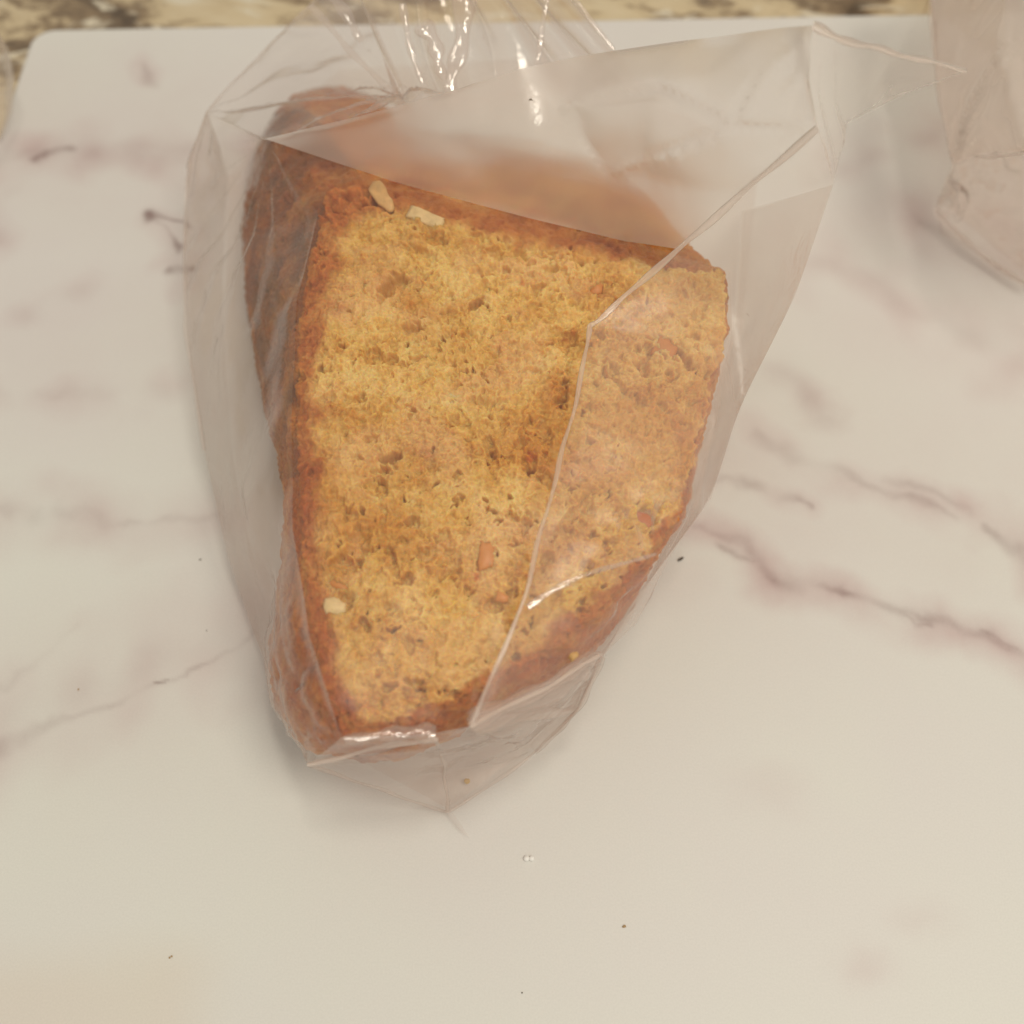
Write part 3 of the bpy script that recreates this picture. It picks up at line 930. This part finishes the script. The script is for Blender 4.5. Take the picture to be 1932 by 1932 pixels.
# upper panel: stands up from the cake's far edge to the mouth of the bag
U = dict(K0=(500, 262, .0485), a1=(680, 218, .054), a2=(860, 170, .060), a3=(980, 130, .064), b=(1090, 106, .068), c=(1300, 76, .078), d=(1480, 52, .088), e=(1535, 48, .092),
         f=(1525, 150, .086), g=(1542, 242, .079), h=(1400, 365, .066), i=(1280, 470, .056), j=(1180, 455, .0500), k=(1000, 412, .0505), l=(740, 342, .0505),
         m=(1380, 235, .076), n=(1250, 175, .073), o=(1060, 200, .063), p=(900, 290, .056), q=(1150, 330, .058), r=(880, 380, .0505), t=(1010, 285, .060))
un = list(U); ux_ = {k: n for n, k in enumerate(un)}
EU = lambda s: [(ux_[x], ux_[y]) for x, y in (w.split('-') for w in s.split())]
film_sheet("upper_panel", [U[k] for k in un], EU("g-m m-n n-o q-m o-q m-d"), M_FILM_HAZE, bag,
           outline=[ux_[k] for k in "K0 a1 a2 a3 b c d e f g h i j k r l".split()], smooth_it=5,
           noise=((.022, .0022, 9), (.009, .0008, 10), (.004, .0002, 11)), pinches=((1535, 48, .092, 5, .0006, .02, .3), (1542, 242, .079, 8, .0010, .018, .3), (500, 262, .0485, 9, .0006, .02, .1)))

# right flap: the second layer over the right of the cut face
G = dict(F0=(1113, 612, .0515), F1=(1080, 800, .0512), F2=(1040, 940, .0510), F3=(990, 1120, .0505), F4=(940, 1250, .0492), F5=(888, 1370, .0465),
         R2=(1137, 1237, .0340), S1=(1200, 1175, .0340), S2=(1264, 1050, .0380), S3=(1322, 968, .0370), S4=(1342, 940, .0300), S5=(1394, 770, .0385), S6=(1500, 560, .0520), S7=(1572, 348, .0700),
         S8=(1560, 290, .0745), g=(1542, 242, .0790), h=(1400, 365, .0660), i=(1280, 470, .0570),
         T1=(1000, 1143, .0505), T2=(1100, 1090, .0500), T3=(1370, 560, .0480), T4=(1300, 800, .0480), T5=(1200, 950, .0490), T6=(1160, 905, .0492), T7=(1300, 870, .0490), T8=(1420, 460, .060))
gn = list(G); gx = {k: n for n, k in enumerate(gn)}
EG = lambda s: [(gx[x], gx[y]) for x, y in (w.split('-') for w in s.split())]
film_sheet("right_flap", [G[k] for k in gn], EG("T1-T2 T2-S2 g-S7"), M_FILM_FLAP, bag,
           outline=[gx[k] for k in "F0 F1 F2 F3 F4 F5 R2 S1 S2 S3 S4 S5 S6 S7 S8 g h i".split()], smooth_it=14,
           noise=((.030, .0022, 12), (.012, .0009, 13), (.005, .00025, 18)), pinches=((1113, 612, .0515, 8, .0007, .014, .3), (1240, 1046, .0465, 9, .0008, .012, .5), (1572, 348, .07, 8, .0012, .018, 0),
                                                      (888, 1370, .0465, 9, .0006, .012, .2)))
ruled("side_gusset", [G["S7"], G["S6"], G["S5"], G["S4"], (1215, 1110, .02), A["R2"], A["R1"], A["R0"]],
      [(1400, 400, .0010), (1390, 600, .0010), (1330, 800, .0010), (1290, 950, .0010), (1200, 1140, .0010), (1130, 1240, .0010), (1070, 1330, .0010), (1000, 1405, .0010)], M_FILM, bag, seed=8)

# far side of the bag's mouth and its loose lip on the right
film_sheet("mouth_lip", [(1535, 48, .092), (1580, 74, .090), (1680, 100, .086), (1760, 115, .083), (1822, 134, .080), (1700, 180, .070), (1600, 230, .072), (1572, 348, .070), (1542, 242, .079), (1525, 150, .086)],
           [], M_FILM_CLING, bag, outline=list(range(10)), smooth_it=3, noise=((.02, .001, 14),), pinches=((1535, 48, .092, 9, .0010, .02, .3),))
fold_tube("fold_edge", [(1535, 48, .092), (1580, 72, .0905), (1640, 88, .088), (1700, 104, .085), (1760, 116, .083), (1822, 134, .080)], (.0008, .0004), M_FILM_HAZE, bag)
fold_tube("fold_edge", [(1542, 242, .0792), (1400, 365, .0662), (1280, 470, .0575), (1190, 550, .0532), (1128, 606, .0518), (1113, 614, .0516)], (.0006, .0003), M_FILM_HAZE, bag)
fold_tube("fold_edge", [(1113, 612, .0516), (1108, 660, .0514), (1080, 800, .0514), (1040, 940, .0512), (990, 1120, .0507), (940, 1250, .0494), (888, 1370, .0467)], (.00030, .00022), M_FILM_HAZE, bag)
fold_tube("fold_edge", [(580, 1443, .0304), (700, 1415, .0365), (800, 1398, .0400), (826, 1394, .0406)], (.00025, .0003), M_FILM_MILK, bag)  # milky along the fold, its pale colour standing in for a glint
fold_tube("fold_edge", [(888, 1370, .0452), (960, 1330, .0430), (1040, 1285, .0405), (1100, 1250, .0380), (1130, 1236, .0362), (1138, 1243, .0350)], (.0010, .0008), M_FILM_GLOSS, bag)
fold_tube("fold_edge", [(995, 1146, .0508), (1040, 1115, .0508), (1100, 1086, .0505), (1180, 1060, .0490), (1238, 1045, .0470)], (.0004, .0002), M_FILM_GLOSS, bag)
fold_tube("fold_edge", [(893, 1366, .0448), (1000, 1322, .0405), (1085, 1275, .0375), (1108, 1262, .0365)], (.0016, .0010), M_FILM_GLOSS, bag)
fold_tube("fold_edge", [(1137, 1240, .0350), (1112, 1300, .0270), (1088, 1347, .0185), (1050, 1385, .0080), (1010, 1420, .0045)], (.0004, .0003), M_FILM_GLOSS, bag)
fold_tube("fold_edge", [(900, 1366, .0430), (1000, 1350, .0340), (1075, 1342, .0250)], (.0012, .0006), M_FILM_GLOSS, bag)
fold_tube("fold_edge", [(650, 1396, .0440), (720, 1388, .0430), (780, 1381, .0425), (822, 1384, .0425)], (.0005, .0012), M_FILM_GLOSS, bag)
fold_tube("fold_edge", [(580, 1443, .0300), (700, 1485, .0160), (780, 1512, .0070), (845, 1533, .0018)], .00022, M_FILM, bag)
fold_tube("fold_edge", [(845, 1533, .0018), (930, 1478, .0025), (1010, 1420, .0042), (1090, 1345, .0182), (1137, 1238, .0350)], .00020, M_FILM, bag)
fold_tube("fold_edge", [(888, 1371, .0452), (960, 1331, .0432), (1040, 1286, .0407), (1100, 1251, .0382), (1130, 1237, .0364)], .00022, M_FILM_MILK, bag)  # pale milky line painting a highlight along this fold
fold_tube("fold_edge", [(390, 212, .0342), (430, 165, .0320), (480, 112, .0302), (540, 54, .0292), (600, -4, .0282), (630, -50, .0282)], .00025, M_FILM_GLOSS, bag)
fold_tube("fold_edge", [(390, 212, .0342), (362, 290, .0240), (350, 380, .0180), (345, 480, .0150), (348, 570, .0135), (355, 650, .0120), (385, 850, .0100)], .0003, M_FILM, bag)
fold_tube("seal_seam", [(822, 1396, .0404), (832, 1420, .0300), (837, 1460, .0160), (842, 1500, .0070), (845, 1532, .0022)], .00025, M_FILM, bag)

# small heat-sealed tip at the bottom
film_sheet("seal_tip", [(838, 1528, .0022), (850, 1528, .0026), (868, 1552, .0020), (886, 1582, .0012), (862, 1562, .0016), (846, 1540, .0018)],
           [], M_FILM_GLOSS, bag, outline=list(range(6)), smooth_it=1, noise=())

# top left facet and gathered neck running away under the upper panel
Tn = dict(a=(390, 212, .034), b=(480, 112, .030), c=(600, -4, .028), d=(640, -70, .028), e=(700, 30, .034), f=(760, 160, .042), g=(860, 178, .058), K0=(500, 262, .0478), l=(690, 225, .0530),
          m=(560, 150, .037), n=(680, 170, .040))
tn = list(Tn); tx = {k: n for n, k in enumerate(tn)}
ET = lambda s: [(tx[x], tx[y]) for x, y in (w.split('-') for w in s.split())]
film_sheet("corner_panel", [Tn[k] for k in tn], ET("a-n n-f c-f a-K0 m-n"), M_FILM_GLOSS, bag, outline=[tx[k] for k in "a b c d e f g l K0".split()], smooth_it=4,
           noise=((.014, .0018, 15), (.006, .0005, 16)), pinches=((390, 212, .034, 8, .0016, .03, .2), (760, 190, .044, 9, .0016, .03, .5)))

def neck():
    NU, NV = 260, 90
    u = np.linspace(0, 1, NU); v = np.linspace(0, 1, NV)
    V = []
    for vv in v:
        y0 = 215 - 300 * vv
        yb = y0 - 60 * u * (1 - vv)
        xl = 640 + 110 * (1 - vv) ** 0.8
        xr = 1088 + 0.75 * (y0 - 60 * (1 - vv))
        x = xl + (xr - xl) * u
        # pleats fan out from the gathered foot
        ph = u * 5.2 + 0.35 * np.sin(6 * u + 2.5 * vv) + 0.2 * vv
        tri = 1 - np.abs((ph % 1.0) - 0.38) / np.where((ph % 1.0) < 0.38, 0.38, 0.62)
        sharp = tri ** 1.5
        z = 0.037 + 0.013 * vv + sharp * (0.003 + 0.005 * vv) + 0.0015 * np.sin(9 * u + 4 * vv)
        x = x + 18 * np.sin(ph * 6.28) * vv
        for k in range(NU):
            V.append(at(x[k], yb[k], z[k]))
    V = np.array(V)
    V[:, 2] += 0.0008 * noise3(V, .012, 19)
    idx = np.arange(NU * NV).reshape(NV, NU)
    q = np.c_[idx[:-1, :-1].ravel(), idx[:-1, 1:].ravel(), idx[1:, 1:].ravel(), idx[1:, :-1].ravel()]
    link("gathered_neck", mesh_np("gathered_neck", V, q), M_FILM_GLOSS, bag)
    for pts, r in (([(759, 7, .040), (769, 77, .044), (786, 123, .047), (799, 160, .049)], (.0004, .0003)),
                   ([(795, 46, .042), (819, 77, .045), (829, 117, .048), (838, 152, .050)], (.0011, .0004)),
                   ([(618, -20, .036), (634, 4, .037), (669, 53, .039), (682, 80, .040)], (.0009, .0003)),
                   ([(586, 10, .034), (645, 77, .038), (700, 135, .042), (746, 181, .045)], (.0004, .0003)),
                   ([(877, -30, .040), (872, 83, .044), (852, 147, .048), (848, 200, .050)], (.0012, .0005)),
                   ([(1036, -30, .036), (1024, 55, .040), (1015, 112, .044)], (.0003, .0003)),
                   ([(1060, -37, .036), (1088, 0, .038), (1158, 93, .042)], (.0003, .0003))):
        fold_tube("fold_edge", [(x, y, .0425 + (200 - y) / 285 * .013) for x, y, z in pts], (r[0] * 1.5, r[1] * 1.5), M_FILM_GLOSS, bag, 20)
neck()

# neighbouring bag at the right edge
bag_r = empty("plastic_bag", tuple(at(1880, 250, 0)))
tag(bag_r, "frosted clear bag at the right edge of the marble mat, mostly out of view", "plastic bag")
Q = [(1752, -40, .030), (1757, 0, .030), (1768, 150, .026), (1800, 308, .020), (1850, 290, .030), (1940, 285, .050), (2060, 300, .056), (2750, 340, .056), (2750, -250, .056), (1960, -220, .052), (1800, -160, .040),
     (1900, -50, .052), (1890, 120, .050), (1855, 220, .040)]
film_sheet("front_panel", Q, [(11, 12), (12, 13)], M_FILM_MILK, bag_r, outline=list(range(11)), smooth_it=4, noise=((.02, .0012, 24), (.007, .0004, 25)), pinches=((1800, 308, .02, 9, .0012, .02, .2),))
Q = [(1800, 308, .020), (1850, 290, .026), (1940, 285, .034), (2060, 300, .040), (2060, 560, .004), (1940, 540, .003), (1850, 480, .002), (1775, 440, .0015), (1765, 390, .003), (1785, 340, .010), (1830, 400, .012), (1920, 380, .020), (1880, 470, .007)]
film_sheet("folded_end", Q, [(9, 10), (10, 11), (0, 10), (10, 12), (7, 10), (1, 10), (2, 11)], M_FILM_GLOSS, bag_r, outline=list(range(10)), smooth_it=3, noise=((.010, .0018, 26), (.004, .0009, 27)),
           pinches=((1785, 340, .010, 9, .0014, .02, .2), (1870, 300, .025, 9, .0012, .02, .9)))
Q = [(1770, -40, .0008), (1790, 150, .0008), (1800, 400, .0008), (1940, 520, .0008), (2060, 540, .0008), (2080, -60, .0008)]
film_sheet("back_panel", Q, [], M_FILM, bag_r, outline=list(range(6)), smooth_it=1, noise=((.02, .0004, 28),))
ruled("side_gusset", [(1752, -40, .030), (1757, 0, .030), (1768, 150, .026), (1800, 308, .020), (1785, 340, .010), (1765, 390, .003)],
      [(1770, -40, .0010), (1776, 20, .0010), (1790, 150, .0010), (1800, 300, .0010), (1800, 340, .0010), (1800, 400, .0010)], M_FILM_HAZE, bag_r, seed=9)
fold_tube("fold_edge", [(1752, -40, .0302), (1757, 0, .0302), (1768, 150, .0262), (1786, 240, .0230), (1800, 308, .0202)], .0005, M_FILM_GLOSS, bag_r)
fold_tube("fold_edge", [(1800, 309, .0205), (1830, 293, .0235), (1870, 300, .0350), (1940, 286, .0505)], (.0004, .0006), M_FILM_GLOSS, bag_r)
fold_tube("fold_edge", [(1765, 395, .0032), (1790, 425, .0030), (1850, 482, .0028), (1940, 540, .0036)], .0005, M_FILM_GLOSS, bag_r)

# neighbouring bag at the left edge
bag_l = empty("plastic_bag", tuple(at(-40, 150, 0)))
tag(bag_l, "clear bag peeking in at the left edge beside the mat's rounded corner", "plastic bag")
Q = [(-90, 20, .030), (-10, 50, .024), (14, 90, .018), (26, 150, .012), (24, 210, .006), (4, 260, .003), (-80, 330, .002), (-140, 180, .030), (-30, 150, .026)]
film_sheet("front_panel", Q, [(8, 2), (8, 5)], M_FILM, bag_l, outline=list(range(8)), smooth_it=3, noise=((.012, .0012, 34), (.005, .0005, 35)))
ruled("side_gusset", [(-10, 50, .024), (14, 90, .018), (26, 150, .012), (24, 210, .006), (4, 260, .003)],
      [(-10, 70, .0010), (6, 110, .0010), (14, 160, .0010), (12, 215, .0010), (0, 262, .0010)], M_FILM, bag_l, seed=10)

# slice copy added to shade the mat and tint the neighbouring bag, mostly unseen
def copy_thing(root, loc, rz, label):
    r = root.copy(); col.objects.link(r)
    r.location = loc; r.rotation_euler = (0, 0, rz); r["label"] = label
    for ch in list(root.children):
        c = ch.copy(); col.objects.link(c); c.parent = r
    return r
cake_root["group"] = "bagged cake slices"
l0 = cake_root.location
copy_thing(cake_root, (l0.x + 0.205, l0.y + 0.075, l0.z), 0.0, "second cake slice added for shade inside the frosted bag at the right edge, only its side showing")

# ------------------------------------------------------------------ small bits on the mat
def lump(name, px_, py_, size, mat, label, cat, z0=0.0, stretch=(1, 1, .7), seed=0, ang=0.0, blobs=None, group=None, rough=.25):
    bm = bmesh.new()
    c = at(px_, py_, z0)
    from mathutils import Matrix
    for (bx, by, bs) in (blobs or ((0, 0, 1),)):
        r = bmesh.ops.create_icosphere(bm, subdivisions=3, radius=size * bs)
        for v in r["verts"]:
            q = np.array([[v.co.x, v.co.y, v.co.z]]) + seed * 0.1
            k = 1 + rough * float(noise3(q, size * 0.9, seed)[0])
            v.co = Vector((v.co.x * k * stretch[0] + bx * size, v.co.y * k * stretch[1] + by * size, v.co.z * k * stretch[2]))
    zmin = min(v.co.z for v in bm.verts)
    bm.transform(Matrix.Translation((0, 0, -zmin)))
    bm.transform(Matrix.Rotation(-ang, 4, 'Z'))
    me = bpy.data.meshes.new(name); bm.to_mesh(me); bm.free()
    o = link(name, me, mat)
    o.location = c
    tag(o, label, cat, group)
    return o

M_DARK = mat_plain("burnt_crumb", (0.10, 0.075, 0.055), .7, 0, .3, 2500)
M_BROWN = mat_plain("brown_crumb", (0.46, 0.31, 0.16), .7, 0, .3, 2500)
M_YELLOW = mat_plain("yellow_crumb", (0.66, 0.42, 0.07), .6, .2, .3, 2500)
M_WHITE = mat_plain("sugar_white", (0.90, 0.89, 0.86), .5, 0, .04, 2500)
lump("sugar_bead", 998, 1620, .00055, M_WHITE, "tiny white double bead lying below the tip of the bag", "bead", stretch=(1, 1, .7), seed=1, blobs=((-.85, 0, 1), (.85, 0, .92)), rough=.08)
lump("burnt_crumb", 1284, 1056, .00045, M_DARK, "dark elongated crumb on the mat just right of the cake slice", "crumb", stretch=(1.6, .6, .6), seed=2, ang=-.5, rough=.5)
lump("yellow_crumb", 881, 1474, .00055, M_YELLOW, "yellow crumb caught in the bag's pointed bottom end", "crumb", z0=.0014, stretch=(1, .9, .5), seed=3, rough=.5)
lump("brown_crumb", 1178, 1748, .0003, M_BROWN, "light brown speck on the mat to the lower right of the white bead", "crumb", stretch=(1.1, .8, .5), seed=4, rough=.5)
lump("dark_speck", 985, 1873, .00013, M_DARK, "single black speck near the bottom edge of the mat", "crumb", seed=5)
lump("dark_speck", 322, 1806, .00022, M_BROWN, "brown double speck beside the tan patch in the lower left", "crumb", seed=6, blobs=((-.7, -.4, .8), (.8, .6, .8)))
lump("dark_speck", 148, 1301, .0002, M_BROWN, "small brown speck above the long vein on the left", "crumb", stretch=(.7, 1.2, .4), seed=7)
lump("dark_speck", 378, 1056, .00022, M_DARK, "small dark fleck on the mat to the left of the bag", "crumb", stretch=(1.3, .6, .4), seed=8, ang=-.3)
lump("dark_speck", 390, 1190, .00013, M_DARK, "tiny dark speck in the bag's shade above the left vein", "crumb", seed=9)
